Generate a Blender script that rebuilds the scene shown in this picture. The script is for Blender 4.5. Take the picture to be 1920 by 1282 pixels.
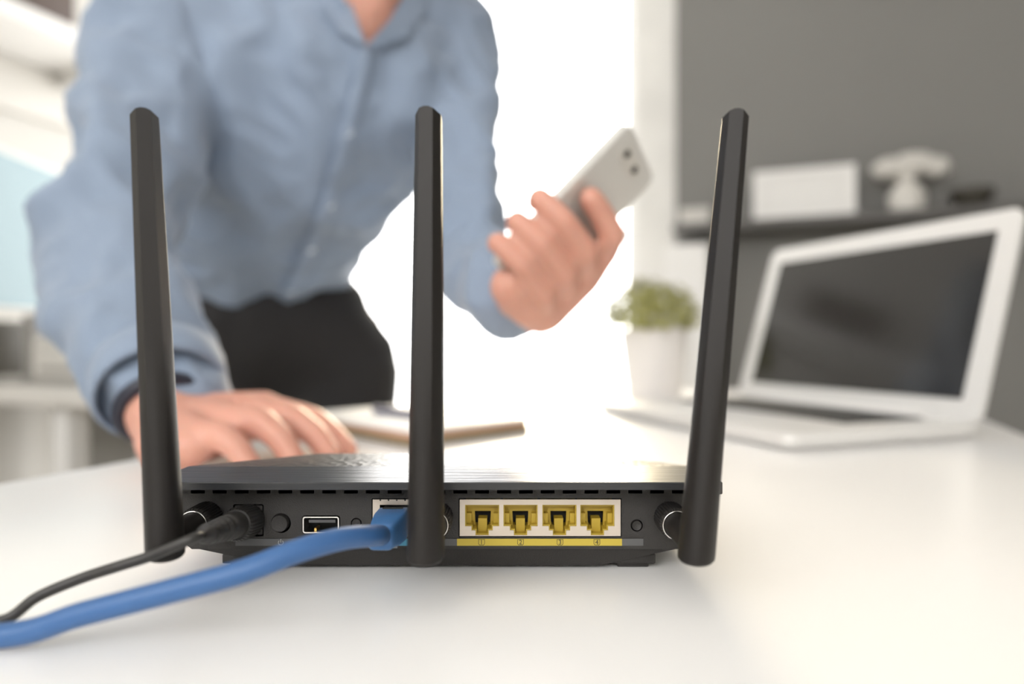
import bpy, bmesh, math, random
from math import sin, cos, pi, radians, atan2, sqrt
from mathutils import Vector, Matrix, noise
from mathutils.bvhtree import BVHTree

random.seed(7)
for _o in list(bpy.data.objects):
    bpy.data.objects.remove(_o)
SC = bpy.context.scene
COL = SC.collection

# ------------------------------------------------------------------ camera
DT = 0.75                    # desk top height
CH = 0.093                   # lens height above the desk
cam_d = bpy.data.cameras.new('camera')
cam = bpy.data.objects.new('camera', cam_d)
COL.objects.link(cam)
cam.location = (0, 0, DT + CH)
cam.rotation_euler = (radians(90), 0, 0)
cam_d.sensor_width = 36.0
cam_d.lens = 24.0
cam_d.clip_start = 0.01
cam_d.clip_end = 60
cam_d.dof.use_dof = True
cam_d.dof.focus_distance = 0.272
cam_d.dof.aperture_fstop = 3.2
SC.camera = cam

# ------------------------------------------------------------------ world, sun, exposure
world = bpy.data.worlds.new('overcast_sky')
SC.world = world
world.use_nodes = True
_bg = world.node_tree.nodes['Background']
_bg.inputs['Color'].default_value = (1.0, 0.99, 0.975, 1)
_bg.inputs['Strength'].default_value = 8.6

sun_d = bpy.data.lights.new('low_sun', 'SUN')
sun_d.energy = 4.0
sun_d.color = (1.0, 0.82, 0.52)
sun_d.angle = radians(15)
sun = bpy.data.objects.new('low_sun', sun_d)
COL.objects.link(sun)
_sd = Vector((-0.03, -1.0, -0.30))      # light travels towards the lens, low
sun.rotation_euler = _sd.to_track_quat('-Z', 'Y').to_euler()
sun.location = (0.3, 6, 3)

SC.view_settings.view_transform = 'Standard'
SC.view_settings.look = 'None'
SC.view_settings.gamma = 1.0
SC.view_settings.use_curve_mapping = False
SC.view_settings.exposure = 0.0
SC.cycles.use_denoising = True
SC.cycles.max_bounces = 8
SC.cycles.diffuse_bounces = 5
SC.cycles.caustics_reflective = False
SC.cycles.caustics_refractive = False
SC.cycles.sample_clamp_indirect = 6.0

# room axes: u runs down the room, v across it
ROT = radians(-22)
U = Vector((sin(radians(22)), cos(radians(22)), 0))
V = Vector((cos(radians(22)), -sin(radians(22)), 0))
def uv(u, v, z=0.0):
    p = U * u + V * v
    return Vector((p.x, p.y, z))

def portal(name, u, v, z, w, h, faces):
    d = bpy.data.lights.new(name, 'AREA')
    d.shape = 'RECTANGLE'; d.size = w; d.size_y = h
    d.cycles.is_portal = True
    o = bpy.data.objects.new(name, d); COL.objects.link(o)
    o.location = uv(u, v, z)
    o.rotation_euler = (U * faces).to_track_quat('-Z', 'Z').to_euler()
    return o
WIN_B = (-1.90, -0.50, 0.06, 2.45)      # v0, v1, z0, z1 of the opening behind the person
WIN_F = (-1.9, 1.5, 1.45, 2.50)         # the window at the back of the room, behind the lens
UB, UF, VL, VR, CEIL = 2.40, -1.9, -2.2, 2.0, 2.65
portal('daylight_portal', UB + 0.06, (WIN_B[0] + WIN_B[1]) / 2, (WIN_B[2] + WIN_B[3]) / 2, WIN_B[1] - WIN_B[0], WIN_B[3] - WIN_B[2], -1)
portal('daylight_portal', UF - 0.06, (WIN_F[0] + WIN_F[1]) / 2, (WIN_F[2] + WIN_F[3]) / 2, WIN_F[1] - WIN_F[0], WIN_F[3] - WIN_F[2], 1)

# ------------------------------------------------------------------ helpers
MATS = {}
def mat(name, col, rough=0.5, metal=0.0, spec=0.5, var=0.06, scale=30.0, bump=0.0, bscale=200.0,
        coat=0.0, sheen=0.0, sss=0.0, aniso=None, emit=0.0, trans=0.0):
    if name in MATS: return MATS[name]
    m = bpy.data.materials.new(name); m.use_nodes = True
    nt = m.node_tree; b = nt.nodes['Principled BSDF']
    b.inputs['Base Color'].default_value = (*col, 1)
    b.inputs['Roughness'].default_value = rough
    b.inputs['Metallic'].default_value = metal
    b.inputs['Specular IOR Level'].default_value = spec
    b.inputs['Coat Weight'].default_value = coat
    b.inputs['Sheen Weight'].default_value = sheen
    b.inputs['Transmission Weight'].default_value = trans
    if sss:
        b.inputs['Subsurface Weight'].default_value = sss
        b.inputs['Subsurface Radius'].default_value = (0.012, 0.004, 0.002)
        b.inputs['Subsurface Scale'].default_value = 1.0
    if emit:
        b.inputs['Emission Color'].default_value = (*col, 1)
        b.inputs['Emission Strength'].default_value = emit
    tc = nt.nodes.new('ShaderNodeTexCoord')
    mp = nt.nodes.new('ShaderNodeMapping')
    nt.links.new(tc.outputs['Object'], mp.inputs['Vector'])
    if aniso: mp.inputs['Scale'].default_value = aniso
    if var:
        n = nt.nodes.new('ShaderNodeTexNoise'); n.inputs['Scale'].default_value = scale; n.inputs['Detail'].default_value = 4
        nt.links.new(mp.outputs['Vector'], n.inputs['Vector'])
        r = nt.nodes.new('ShaderNodeMapRange')
        r.inputs['To Min'].default_value = 1 - var; r.inputs['To Max'].default_value = 1 + var
        nt.links.new(n.outputs['Fac'], r.inputs['Value'])
        mx = nt.nodes.new('ShaderNodeVectorMath'); mx.operation = 'SCALE'
        mx.inputs[0].default_value = col
        nt.links.new(r.outputs['Result'], mx.inputs['Scale'])
        nt.links.new(mx.outputs['Vector'], b.inputs['Base Color'])
    if bump:
        n2 = nt.nodes.new('ShaderNodeTexNoise'); n2.inputs['Scale'].default_value = bscale; n2.inputs['Detail'].default_value = 3
        nt.links.new(mp.outputs['Vector'], n2.inputs['Vector'])
        bp = nt.nodes.new('ShaderNodeBump'); bp.inputs['Strength'].default_value = bump; bp.inputs['Distance'].default_value = 0.001
        nt.links.new(n2.outputs['Fac'], bp.inputs['Height'])
        nt.links.new(bp.outputs['Normal'], b.inputs['Normal'])
    MATS[name] = m
    return m

def finish(me, angle=35):
    if len(me.polygons):
        me.polygons.foreach_set('use_smooth', [True] * len(me.polygons))
        me.set_sharp_from_angle(angle=radians(angle))
    me.update()

def link(o, parent=None):
    COL.objects.link(o)
    if parent is not None:
        o.parent = parent
    return o

def obj(name, bm, m, parent=None, angle=35, recalc=True):
    if recalc: bmesh.ops.recalc_face_normals(bm, faces=bm.faces)
    me = bpy.data.meshes.new(name); bm.to_mesh(me); bm.free()
    finish(me, angle)
    me.materials.append(m)
    return link(bpy.data.objects.new(name, me), parent)

def meshobj(name, me, m, parent=None, angle=35):
    finish(me, angle)
    me.materials.clear(); me.materials.append(m)
    return link(bpy.data.objects.new(name, me), parent)

def thing(name, label, cat, loc=(0, 0, 0), rotz=0.0, group=None):
    o = bpy.data.objects.new(name, None); COL.objects.link(o)
    o.empty_display_size = 0.02
    o.location = loc; o.rotation_euler = (0, 0, rotz)
    o['label'] = label; o['category'] = cat
    if group: o['group'] = group
    return o
def tag(o, label, cat, group=None):
    o['label'] = label; o['category'] = cat
    if group: o['group'] = group
    return o

def bx(bm, x0, x1, y0, y1, z0, z1, bev=0.0, seg=2, M=None):
    g = bmesh.ops.create_cube(bm, size=1.0)
    vs = g['verts']
    for v in vs:
        v.co = Vector(((x0 + x1) / 2 + v.co.x * (x1 - x0), (y0 + y1) / 2 + v.co.y * (y1 - y0), (z0 + z1) / 2 + v.co.z * (z1 - z0)))
    if bev:
        es = list({e for v in vs for e in v.link_edges})
        r = bmesh.ops.bevel(bm, geom=es, offset=bev, segments=seg, affect='EDGES', profile=0.5)
        vs = list({v for f in r['faces'] for v in f.verts} | {v for v in vs if v.is_valid})
    if M is not None:
        for v in vs: v.co = M @ v.co
    return vs
def box(*a, **k):
    bm = bmesh.new(); bx(bm, *a, **k); return bm

def catmull(pts, n=8):
    P = [Vector(p) for p in pts]; out = []
    Q = [P[0] * 2 - P[1]] + P + [P[-1] * 2 - P[-2]]
    for i in range(1, len(Q) - 2):
        for k in range(n):
            t = k / n
            a, b, c, d = Q[i - 1], Q[i], Q[i + 1], Q[i + 2]
            out.append(0.5 * ((2 * b) + (c - a) * t + (2 * a - 5 * b + 4 * c - d) * t * t + (3 * b - a - 3 * c + d) * t ** 3))
    out.append(P[-1]); return out

def tube(bm, pts, rad, seg=12, caps=True):
    pts = [Vector(p) for p in pts]
    n = len(pts)
    if not isinstance(rad, (list, tuple)): rad = [rad] * n
    t0 = (pts[1] - pts[0]).normalized()
    nrm = t0.orthogonal().normalized()
    rings = []
    for i in range(n):
        t = (pts[min(i + 1, n - 1)] - pts[max(i - 1, 0)]).normalized()
        nrm = (nrm - t * nrm.dot(t)).normalized()
        b = t.cross(nrm)
        rings.append([bm.verts.new(pts[i] + (nrm * cos(2 * pi * k / seg) + b * sin(2 * pi * k / seg)) * rad[i]) for k in range(seg)])
    for i in range(n - 1):
        for k in range(seg):
            bm.faces.new((rings[i][k], rings[i][(k + 1) % seg], rings[i + 1][(k + 1) % seg], rings[i + 1][k]))
    if caps:
        bm.faces.new(rings[0][::-1]); bm.faces.new(rings[-1])
    return rings

def loft(bm, rings, caps=(True, True)):
    R = [[bm.verts.new(p) for p in r] for r in rings]
    n = len(R[0])
    for i in range(len(R) - 1):
        for k in range(n):
            bm.faces.new((R[i][k], R[i][(k + 1) % n], R[i + 1][(k + 1) % n], R[i + 1][k]))
    if caps[0]: bm.faces.new(R[0][::-1])
    if caps[1]: bm.faces.new(R[-1])
    return R

def lathe(bm, prof, seg=32, M=None, wob=None):
    """prof: list of (radius, height) revolved about z"""
    rings = []
    for r, z in prof:
        ring = []
        for k in range(seg):
            rr = r * (1 + (wob(k) if wob else 0))
            p = Vector((rr * cos(2 * pi * k / seg), rr * sin(2 * pi * k / seg), z))
            ring.append(M @ p if M is not None else p)
        rings.append(ring)
    return loft(bm, rings)

def evaluated(o):
    bpy.context.view_layer.update()
    dg = bpy.context.evaluated_depsgraph_get()
    return bpy.data.meshes.new_from_object(o.evaluated_get(dg))

def plate_mesh(outer, holes, t, y0):
    """flat plate in the x/z plane with holes; front face at y0, thickness t going away (+y)"""
    cu = bpy.data.curves.new('tmp', 'CURVE'); cu.dimensions = '2D'; cu.fill_mode = 'BOTH'; cu.extrude = t / 2
    for lp in [outer] + list(holes):
        s = cu.splines.new('POLY'); s.points.add(len(lp) - 1)
        for i, (x, z) in enumerate(lp): s.points[i].co = (x, z, 0, 1)
        s.use_cyclic_u = True
    o = bpy.data.objects.new('tmp', cu); COL.objects.link(o)
    me = evaluated(o)
    bpy.data.objects.remove(o); bpy.data.curves.remove(cu)
    bm = bmesh.new(); bm.from_mesh(me); bpy.data.meshes.remove(me)
    for v in bm.verts:
        x, z, d = v.co
        v.co = Vector((x, y0 + t / 2 + d, z))
    bmesh.ops.remove_doubles(bm, verts=bm.verts, dist=1e-6)
    return bm

def rrect(x0, x1, z0, z1, r, n=4):
    out = []
    for cx, cz, a0 in ((x1 - r, z1 - r, 0), (x0 + r, z1 - r, 90), (x0 + r, z0 + r, 180), (x1 - r, z0 + r, 270)):
        for k in range(n + 1):
            a = radians(a0 + 90 * k / n); out.append((cx + r * cos(a), cz + r * sin(a)))
    return out
def circ(cx, cz, r, n=28): return [(cx + r * cos(2 * pi * k / n), cz + r * sin(2 * pi * k / n)) for k in range(n)]

def text_bm(s, size, x, z, y, thick=0.00005):
    cu = bpy.data.curves.new('tmp', 'FONT'); cu.body = s; cu.size = size; cu.align_x = 'CENTER'; cu.align_y = 'CENTER'; cu.extrude = thick
    o = bpy.data.objects.new('tmp', cu); COL.objects.link(o)
    me = evaluated(o); bpy.data.objects.remove(o); bpy.data.curves.remove(cu)
    bm = bmesh.new(); bm.from_mesh(me); bpy.data.meshes.remove(me)
    for v in bm.verts:
        v.co = Vector((x + v.co.x, y + v.co.z, z + v.co.y))
    return bm

def organic(name, chains, balls, voxel, smooth):
    """one continuous surface grown round tapered chains and ellipsoids"""
    bm = bmesh.new()
    for ch in chains:
        pts = [(Vector(p[:3]), p[3]) for p in ch]
        for p, r in pts:
            bmesh.ops.create_icosphere(bm, subdivisions=2, radius=r, matrix=Matrix.Translation(p))
        for (a, ra), (b, rb) in zip(pts, pts[1:]):
            d = b - a
            if d.length < 1e-5: continue
            M = Matrix.Translation((a + b) / 2) @ d.to_track_quat('Z', 'Y').to_matrix().to_4x4()
            bmesh.ops.create_cone(bm, cap_ends=True, segments=16, radius1=ra, radius2=rb, depth=d.length, matrix=M)
    for c, s, rot in balls:
        M = Matrix.Translation(Vector(c)) @ rot.to_4x4() @ Matrix.Diagonal((*s, 1))
        bmesh.ops.create_icosphere(bm, subdivisions=3, radius=1.0, matrix=M)
    me = bpy.data.meshes.new(name); bm.to_mesh(me); bm.free()
    o = bpy.data.objects.new('tmp', me); COL.objects.link(o)
    md = o.modifiers.new('r', 'REMESH'); md.mode = 'VOXEL'; md.voxel_size = voxel
    ms = o.modifiers.new('s', 'SMOOTH'); ms.factor = 0.5; ms.iterations = smooth
    out = evaluated(o); bpy.data.objects.remove(o); bpy.data.meshes.remove(me)
    out.name = name
    return out

ID3 = Matrix.Identity(3)
def W(x, y, h): return Vector((x, y, DT + h))
def at(px, py, Y):
    """a measured place in the photograph at a known distance -> world point"""
    return Vector(((px - 960) / 1280 * Y, Y, DT + CH - (py - 641) / 1280 * Y))
def atr(px, py, Y, rpx): return (*at(px, py, Y), rpx / 1280 * Y)

# ------------------------------------------------------------------ materials
m_wall = mat('wall_paint_cream', (0.58, 0.565, 0.53), 0.7, var=0.02, scale=3, bump=0.15, bscale=90)
m_grey = mat('wall_paint_grey', (0.20, 0.195, 0.185), 0.75, var=0.05, scale=2.5, bump=0.15, bscale=90)
m_pier = mat('white_masonry', (0.72, 0.71, 0.68), 0.8, var=0.16, scale=6, bump=1.0, bscale=14)
m_floor = mat('floor_grey', (0.42, 0.40, 0.37), 0.45, var=0.08, scale=5)
m_ceil = mat('ceiling_white', (0.82, 0.81, 0.79), 0.8, var=0.02, scale=3)
m_white = mat('white_paint', (0.80, 0.79, 0.77), 0.4, var=0.02)
m_desk = mat('desk_white_laminate', (0.87, 0.86, 0.845), 0.30, var=0.012, scale=8, bump=0.05, bscale=600)
m_legm = mat('leg_white_metal', (0.70, 0.69, 0.67), 0.4, var=0.02)
m_blk = mat('router_black_plastic', (0.026, 0.0235, 0.0215), 0.5, var=0.10, scale=120, bump=0.25, bscale=1800)
m_blk_dark = mat('router_dark_cavity', (0.008, 0.0075, 0.007), 0.7, var=0.05)
m_ant = mat('antenna_black_plastic', (0.013, 0.0108, 0.0095), 0.48, spec=0.35, var=0.06, scale=60, bump=0.08, bscale=2500)
m_lid = mat('router_brushed_lid', (0.030, 0.031, 0.034), 0.30, spec=0.6, var=0.25, scale=60, bump=0.25, bscale=500, aniso=(0.06, 1, 1))
m_grey_lbl = mat('label_grey', (0.10, 0.10, 0.10), 0.5, var=0.04)
m_yel_lbl = mat('label_yellow', (0.55, 0.42, 0.055), 0.5, var=0.03)
m_blu_lbl = mat('label_blue', (0.10, 0.40, 0.60), 0.5, var=0.03)
m_ink = mat('print_black', (0.02, 0.02, 0.015), 0.6, var=0.0)
m_print = mat('print_light', (0.42, 0.42, 0.41), 0.6, var=0.0)
m_yel = mat('port_yellow_plastic', (0.52, 0.37, 0.04), 0.45, var=0.05)
m_shield = mat('port_shield_metal', (0.68, 0.60, 0.51), 0.38, metal=0.55, var=0.05, scale=80, bump=0.1, bscale=700, aniso=(0.1, 1, 1))
m_chrome = mat('chrome', (0.85, 0.83, 0.80), 0.2, metal=1.0, var=0.02)
m_gold = mat('contact_gold', (0.8, 0.5, 0.15), 0.3, metal=1.0, var=0.02)
m_cable = mat('cable_blue', (0.042, 0.125, 0.31), 0.42, var=0.05, scale=90, bump=0.1, bscale=400)
m_boot = mat('boot_blue', (0.055, 0.165, 0.38), 0.40, var=0.05, scale=90, bump=0.1, bscale=500)
m_clear = mat('plug_clear_plastic', (0.72, 0.74, 0.74), 0.15, var=0.02, trans=0.5)
m_rub = mat('cord_black_rubber', (0.030, 0.028, 0.026), 0.42, var=0.06, bump=0.1, bscale=700)
m_alu = mat('laptop_silver', (0.74, 0.73, 0.71), 0.38, metal=0.25, var=0.02, bump=0.05, bscale=1500)
m_scr = mat('laptop_screen_glass', (0.020, 0.019, 0.018), 0.12, spec=0.7, var=0.03)
m_key = mat('keycap_black', (0.03, 0.03, 0.03), 0.5, var=0.04)
m_skin = mat('skin', (0.64, 0.33, 0.25), 0.48, var=0.10, scale=35, bump=0.15, bscale=500, sss=0.25)
m_shirt = mat('shirt_light_blue', (0.235, 0.298, 0.40), 0.75, var=0.05, scale=22, bump=0.2, bscale=900, sheen=0.25)
m_trs = mat('trousers_black', (0.014, 0.013, 0.014), 0.8, var=0.10, scale=30, bump=0.2, bscale=900)
m_hair = mat('hair_brown', (0.05, 0.03, 0.02), 0.5, var=0.3, scale=150, bump=0.8, bscale=300)
m_shoe = mat('shoe_leather', (0.03, 0.02, 0.015), 0.35, var=0.1)
m_navy = mat('watch_navy', (0.018, 0.020, 0.035), 0.4, var=0.05)
m_btn = mat('shirt_button', (0.62, 0.66, 0.72), 0.35, var=0.02)
m_phone = mat('phone_pale_grey', (0.66, 0.65, 0.62), 0.3, metal=0.15, var=0.02)
m_glassblk = mat('black_glass', (0.01, 0.01, 0.01), 0.1, spec=0.6, var=0.0)
m_pot = mat('pot_white', (0.80, 0.77, 0.75), 0.45, var=0.02)
m_leaf = mat('leaf_green', (0.34, 0.33, 0.10), 0.55, var=0.35, scale=60)
m_soil = mat('soil', (0.05, 0.035, 0.02), 0.9, var=0.3, scale=200)
m_paper = mat('paper_white', (0.82, 0.81, 0.79), 0.6, var=0.02)
m_tan = mat('notebook_tan', (0.50, 0.32, 0.22), 0.55, var=0.08)
m_olive = mat('notebook_olive', (0.22, 0.17, 0.09), 0.6, var=0.08)
m_shelf = mat('shelf_dark', (0.11, 0.105, 0.10), 0.6, var=0.05)
m_dark = mat('dark_object', (0.05, 0.045, 0.035), 0.5, var=0.1)
m_light = mat('pale_plastic', (0.62, 0.60, 0.56), 0.5, var=0.03)
m_midgrey = mat('mid_grey_plastic', (0.28, 0.27, 0.25), 0.5, var=0.04)
m_cyan = mat('screen_pale_cyan', (0.12, 0.20, 0.225), 0.4, var=0.03, emit=0.45)

def glass_mat():
    m = bpy.data.materials.new('window_glass'); m.use_nodes = True
    nt = m.node_tree; nt.nodes.clear()
    out = nt.nodes.new('ShaderNodeOutputMaterial'); mx = nt.nodes.new('ShaderNodeMixShader')
    t = nt.nodes.new('ShaderNodeBsdfTransparent'); g = nt.nodes.new('ShaderNodeBsdfGlossy'); g.inputs['Roughness'].default_value = 0.02
    mx.inputs['Fac'].default_value = 0.05
    nt.links.new(t.outputs[0], mx.inputs[1]); nt.links.new(g.outputs[0], mx.inputs[2]); nt.links.new(mx.outputs[0], out.inputs[0])
    return m
m_pane = glass_mat()

# lid of the router: fine raised diamond texture on top of the brushed surface
def lid_texture(m):
    nt = m.node_tree; b = nt.nodes['Principled BSDF']
    tc = nt.nodes.new('ShaderNodeTexCoord')
    v = nt.nodes.new('ShaderNodeTexVoronoi'); v.inputs['Scale'].default_value = 260
    nt.links.new(tc.outputs['Object'], v.inputs['Vector'])
    bp = nt.nodes.new('ShaderNodeBump'); bp.inputs['Strength'].default_value = 0.5; bp.inputs['Distance'].default_value = 0.0008
    nt.links.new(v.outputs['Distance'], bp.inputs['Height']); nt.links.new(bp.outputs['Normal'], b.inputs['Normal'])
m_lid_top = mat('router_textured_top', (0.030, 0.029, 0.029), 0.35, spec=0.6, var=0.15, scale=80)
lid_texture(m_lid_top)

# ------------------------------------------------------------------ the room
def room_box(bm, v0, v1, u0, u1, z0, z1, bev=0.0):
    return bx(bm, v0, v1, u0, u1, z0, z1, bev, M=Matrix.Rotation(ROT, 4, 'Z'))
def struct(name, bm, m, label=None):
    o = obj(name, bm, m); o['kind'] = 'structure'
    if label: o['label'] = label
    return o
def wall_with_hole(v0, v1, u0, u1, win):
    bm = bmesh.new()
    a, b, c, d = win
    room_box(bm, v0, a, u0, u1, 0, CEIL); room_box(bm, b, v1, u0, u1, 0, CEIL)
    if c > 0: room_box(bm, a, b, u0, u1, 0, c)
    room_box(bm, a, b, u0, u1, d, CEIL)
    return bm
T = 0.12
bm = bmesh.new(); room_box(bm, VL - T, VR + T, UF - T, UB + T, -0.1, 0); struct('floor', bm, m_floor, 'grey floor of the office')
bm = bmesh.new(); room_box(bm, VL - T, VR + T, UF - T, UB + T, CEIL, CEIL + 0.1); struct('ceiling', bm, m_ceil, 'white office ceiling')
struct('wall_back', wall_with_hole(VL - T, VR + T, UB, UB + T, WIN_B), m_pier, 'white masonry wall round the bright window')
bm = bmesh.new(); room_box(bm, VL - T, VL, UF, UB, 0, CEIL); struct('wall_left', bm, m_wall, 'cream wall on the left')
bm = bmesh.new(); room_box(bm, VR, VR + T, UF, UB, 0, CEIL); struct('wall_right', bm, m_wall, 'cream wall on the right')
struct('wall_front', wall_with_hole(VL - T, VR + T, UF - T, UF, WIN_F), m_wall, 'cream wall behind the viewer')
# grey painted panel of the back wall, slightly proud of the masonry
GV0 = -0.352
bm = bmesh.new(); room_box(bm, GV0, VR, UB - 0.05, UB - 0.001, 0, CEIL); o = struct('wall_accent', bm, m_grey, 'plain grey painted wall right of the window')

def window(n, u, win, cols, label):
    a, b, c, d = win
    root = bpy.data.objects.new('window_%d' % n, None); COL.objects.link(root)
    root['kind'] = 'structure'; root['label'] = label
    w = 0.045
    bm = bmesh.new()
    room_box(bm, a, a + w, u - .03, u + .03, c, d); room_box(bm, b - w, b, u - .03, u + .03, c, d)
    room_box(bm, a + w, b - w, u - .03, u + .03, c, c + w); room_box(bm, a + w, b - w, u - .03, u + .03, d - w, d)
    obj('window_frame', bm, m_white, root)
    xs = [a + w] + cols + [b - w]
    for k in range(len(cols)):
        bm = bmesh.new(); room_box(bm, cols[k] - w / 2, cols[k] + w / 2, u - .025, u + .025, c + w, d - w); obj('mullion', bm, m_white, root)
    for k in range(len(xs) - 1):
        bm = bmesh.new(); room_box(bm, xs[k] + (w / 2 if k else 0), xs[k + 1] - (w / 2 if k < len(xs) - 2 else 0), u - .003, u + .003, c + w, d - w)
        obj('pane', bm, m_pane, root)
window(1, UB + 0.09, WIN_B, [-1.36], 'tall bright window behind the person')
window(2, UF - 0.09, WIN_F, [-0.75, 0.4], 'wide window behind the viewer')

# ------------------------------------------------------------------ the big desk
DV0, DV1, DU0, DU1 = -0.482, 0.222, -0.34, 1.40
desk = thing('office_desk', 'white office desk carrying the black router and the laptop', 'desk', (0, 0, 0), ROT)
obj('desk_top', box(DV0, DV1, DU0, DU1, DT - 0.028, DT, bev=0.004), m_desk, desk)
for v in (DV0 + 0.05, DV1 - 0.05):
    for u in (DU0 + 0.06, DU1 - 0.06):
        obj('leg', box(v - .025, v + .025, u - .025, u + .025, 0, DT - 0.028, bev=0.004), m_legm, desk)
obj('crossbar', box(DV0 + 0.075, DV1 - 0.075, DU1 - 0.075, DU1 - 0.045, DT - 0.10, DT - 0.028, bev=0.003), m_legm, desk)
obj('side_rail', box(DV0 + 0.035, DV0 + 0.065, DU0 + 0.085, DU1 - 0.085, DT - 0.09, DT - 0.028, bev=0.003), m_legm, desk)
obj('side_rail', box(DV1 - 0.065, DV1 - 0.035, DU0 + 0.085, DU1 - 0.085, DT - 0.09, DT - 0.028, bev=0.003), m_legm, desk)

# ------------------------------------------------------------------ the router
YP = 0.275                   # rear panel distance
S = YP / 1280
def X_(px): return (px - 960) * S
def Z_(py): return DT + CH - (py - 641) * S
def shape(pts): return [(X_(x), Z_(y)) for x, y in pts]
RC = -0.030                  # centre line of the router
router = thing('wifi_router', 'black wireless router with three upright antennas seen from its port side', 'router', (0, 0, 0))

def port_shape(cx, g=0.0):
    return [(cx - 32 + g, 946 + g), (cx + 32 - g, 946 + g), (cx + 32 - g, 986 - g), (cx + 20 - g, 986 - g), (cx + 20 - g, 994 - g),
            (cx + 12.5 - g, 994 - g), (cx + 12.5 - g, 1003 - g), (cx - 12.5 + g, 1003 - g), (cx - 12.5 + g, 994 - g),
            (cx - 20 + g, 994 - g), (cx - 20 + g, 986 - g), (cx - 32 + g, 986 - g)]
def rr_px(x0, x1, y0, y1, r): return rrect(X_(x0), X_(x1), Z_(y1), Z_(y0), r * S)
PORTS = (904, 976, 1049, 1120)
HW = 0.1090
outer = [(RC - HW, DT + .0352), (RC - HW + .002, DT + .016), (RC - .099, DT + .0096), (RC + .099, DT + .0096), (RC + HW - .002, DT + .016), (RC + HW, DT + .0352)]
holes = []
for k in range(-1, 25):
    x = 358 + 41 * k
    if X_(x) < RC - HW + .004 or X_(x + 26) > RC + HW - .004: continue
    holes.append(rr_px(x, x + 26, 918.6, 925.2, 0.6))
holes.append(rr_px(860, 1165.5, 934, 1006.5, 1.5))
holes.append(rr_px(697, 786, 934, 1007, 1.5))
holes.append(rr_px(566, 638, 966, 1001, 6))
holes.append(rr_px(437, 494.5, 945, 1005.5, 3))
holes.append(circ(X_(527), Z_(980.5), 18.5 * S))
holes.append(circ(X_(668), Z_(981), 10.5 * S))
holes.append(circ(X_(1194), Z_(985), 11.5 * S))
obj('rear_panel', plate_mesh(outer, holes, 0.0016, YP), m_blk, router, 30)

# hollow lower shell
def shell_ring(Y, hw, top, mid, low, hl, bot, hb):
    c = RC
    P = [(c - hw, top), (c - hw + .002, mid), (c - hl, low), (c - hb, bot), (c + hb, bot), (c + hl, low), (c + hw - .002, mid), (c + hw, top)]
    return [Vector((x, Y, DT + z)) for x, z in P]
bm = bmesh.new()
loft(bm, [shell_ring(YP + .0016, HW, .0352, .016, .0096, .099, .0095, .098),
          shell_ring(YP + .0045, HW + .0003, .0352, .015, .0086, .098, .0016, .066),
          shell_ring(YP + .10, HW + .0003, .026, .014, .0080, .096, .0020, .066),
          shell_ring(YP + .152, HW - .012, .0145, .012, .009, .092, .006, .066)], caps=(False, True))
obj('lower_shell', bm, m_blk, router, 25, recalc=True)

# lid
def lid_row(Y, pts): return [Vector((RC + x, Y, DT + z)) for x, z in pts]
bm = bmesh.new()
h = HW + .0008
rows = [lid_row(.2615, [(-h, .0364), (-.066, .0364), (.066, .0364), (h, .0364)]),
        lid_row(.2615, [(-h, .0389), (-.066, .0389), (.066, .0389), (h, .0389)]),
        lid_row(.2620, [(-h, .0392), (-.066, .0392), (.066, .0392), (h, .0392)]),
        lid_row(.2950, [(-h, .0393), (-.066, .0393), (.066, .0393), (h, .0393)])]
R = [[bm.verts.new(p) for p in r] for r in rows]
for i in range(3):
    for k in range(3): bm.faces.new((R[i][k], R[i][k + 1], R[i + 1][k + 1], R[i + 1][k]))
b0 = [bm.verts.new((RC + s * h, .295, DT + .0364)) for s in (-1, 1)]
bm.faces.new((R[0][0], R[1][0], R[2][0], R[3][0], b0[0])); bm.faces.new((R[0][3], b0[1], R[3][3], R[2][3], R[1][3]))
bm.faces.new((R[0][0], b0[0], b0[1], R[0][3], R[0][2], R[0][1]))
lid = obj('lid_edge', bm, m_lid, router, 20)
bm = bmesh.new()
rows = [lid_row(.2950, [(-h, .0352), (-h, .0393), (-.066, .0393), (.066, .0393), (h, .0393), (h, .0352)]),
        lid_row(.3420, [(-h - .0005, .0300), (-h, .0320), (-.066, .0372), (.066, .0372), (h, .0320), (h + .0005, .0300)]),
        lid_row(.3850, [(-h - .0005, .0220), (-h, .0240), (-.066, .0275), (.066, .0275), (h, .0240), (h + .0005, .0220)]),
        lid_row(.4300, [(-h + .012, .0130), (-h + .014, .0150), (-.060, .0170), (.060, .0170), (h - .014, .0150), (h - .012, .0130)])]
R = [[bm.verts.new(p) for p in r] for r in rows]
for i in range(3):
    for k in range(5): bm.faces.new((R[i][k], R[i][k + 1], R[i + 1][k + 1], R[i + 1][k]))
    bm.faces.new((R[i][5], R[i][0], R[i + 1][0], R[i + 1][5]))
bm.faces.new(R[0]); bm.faces.new(R[3][::-1])
obj('lid_top', bm, m_lid_top, router, 20)
# side clip
obj('side_clip', box(RC + HW + .0006, RC + HW + .0032, .266, .280, DT + .0335, DT + .0385, bev=.0006), m_blk, router)
# feet
for fx in (-.080, .080):
    for fy in (.287, .40):
        bm = bmesh.new()
        bx(bm, RC + fx - .0065, RC + fx + .0065, fy - .005, fy + .005, DT, DT + .0030, bev=.0006)
        bx(bm, RC + fx - .009, RC + fx + .009, fy - .007, fy + .007, DT + .0020, DT + .0060, bev=.0006)
        obj('foot', bm, m_blk, router)

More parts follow.
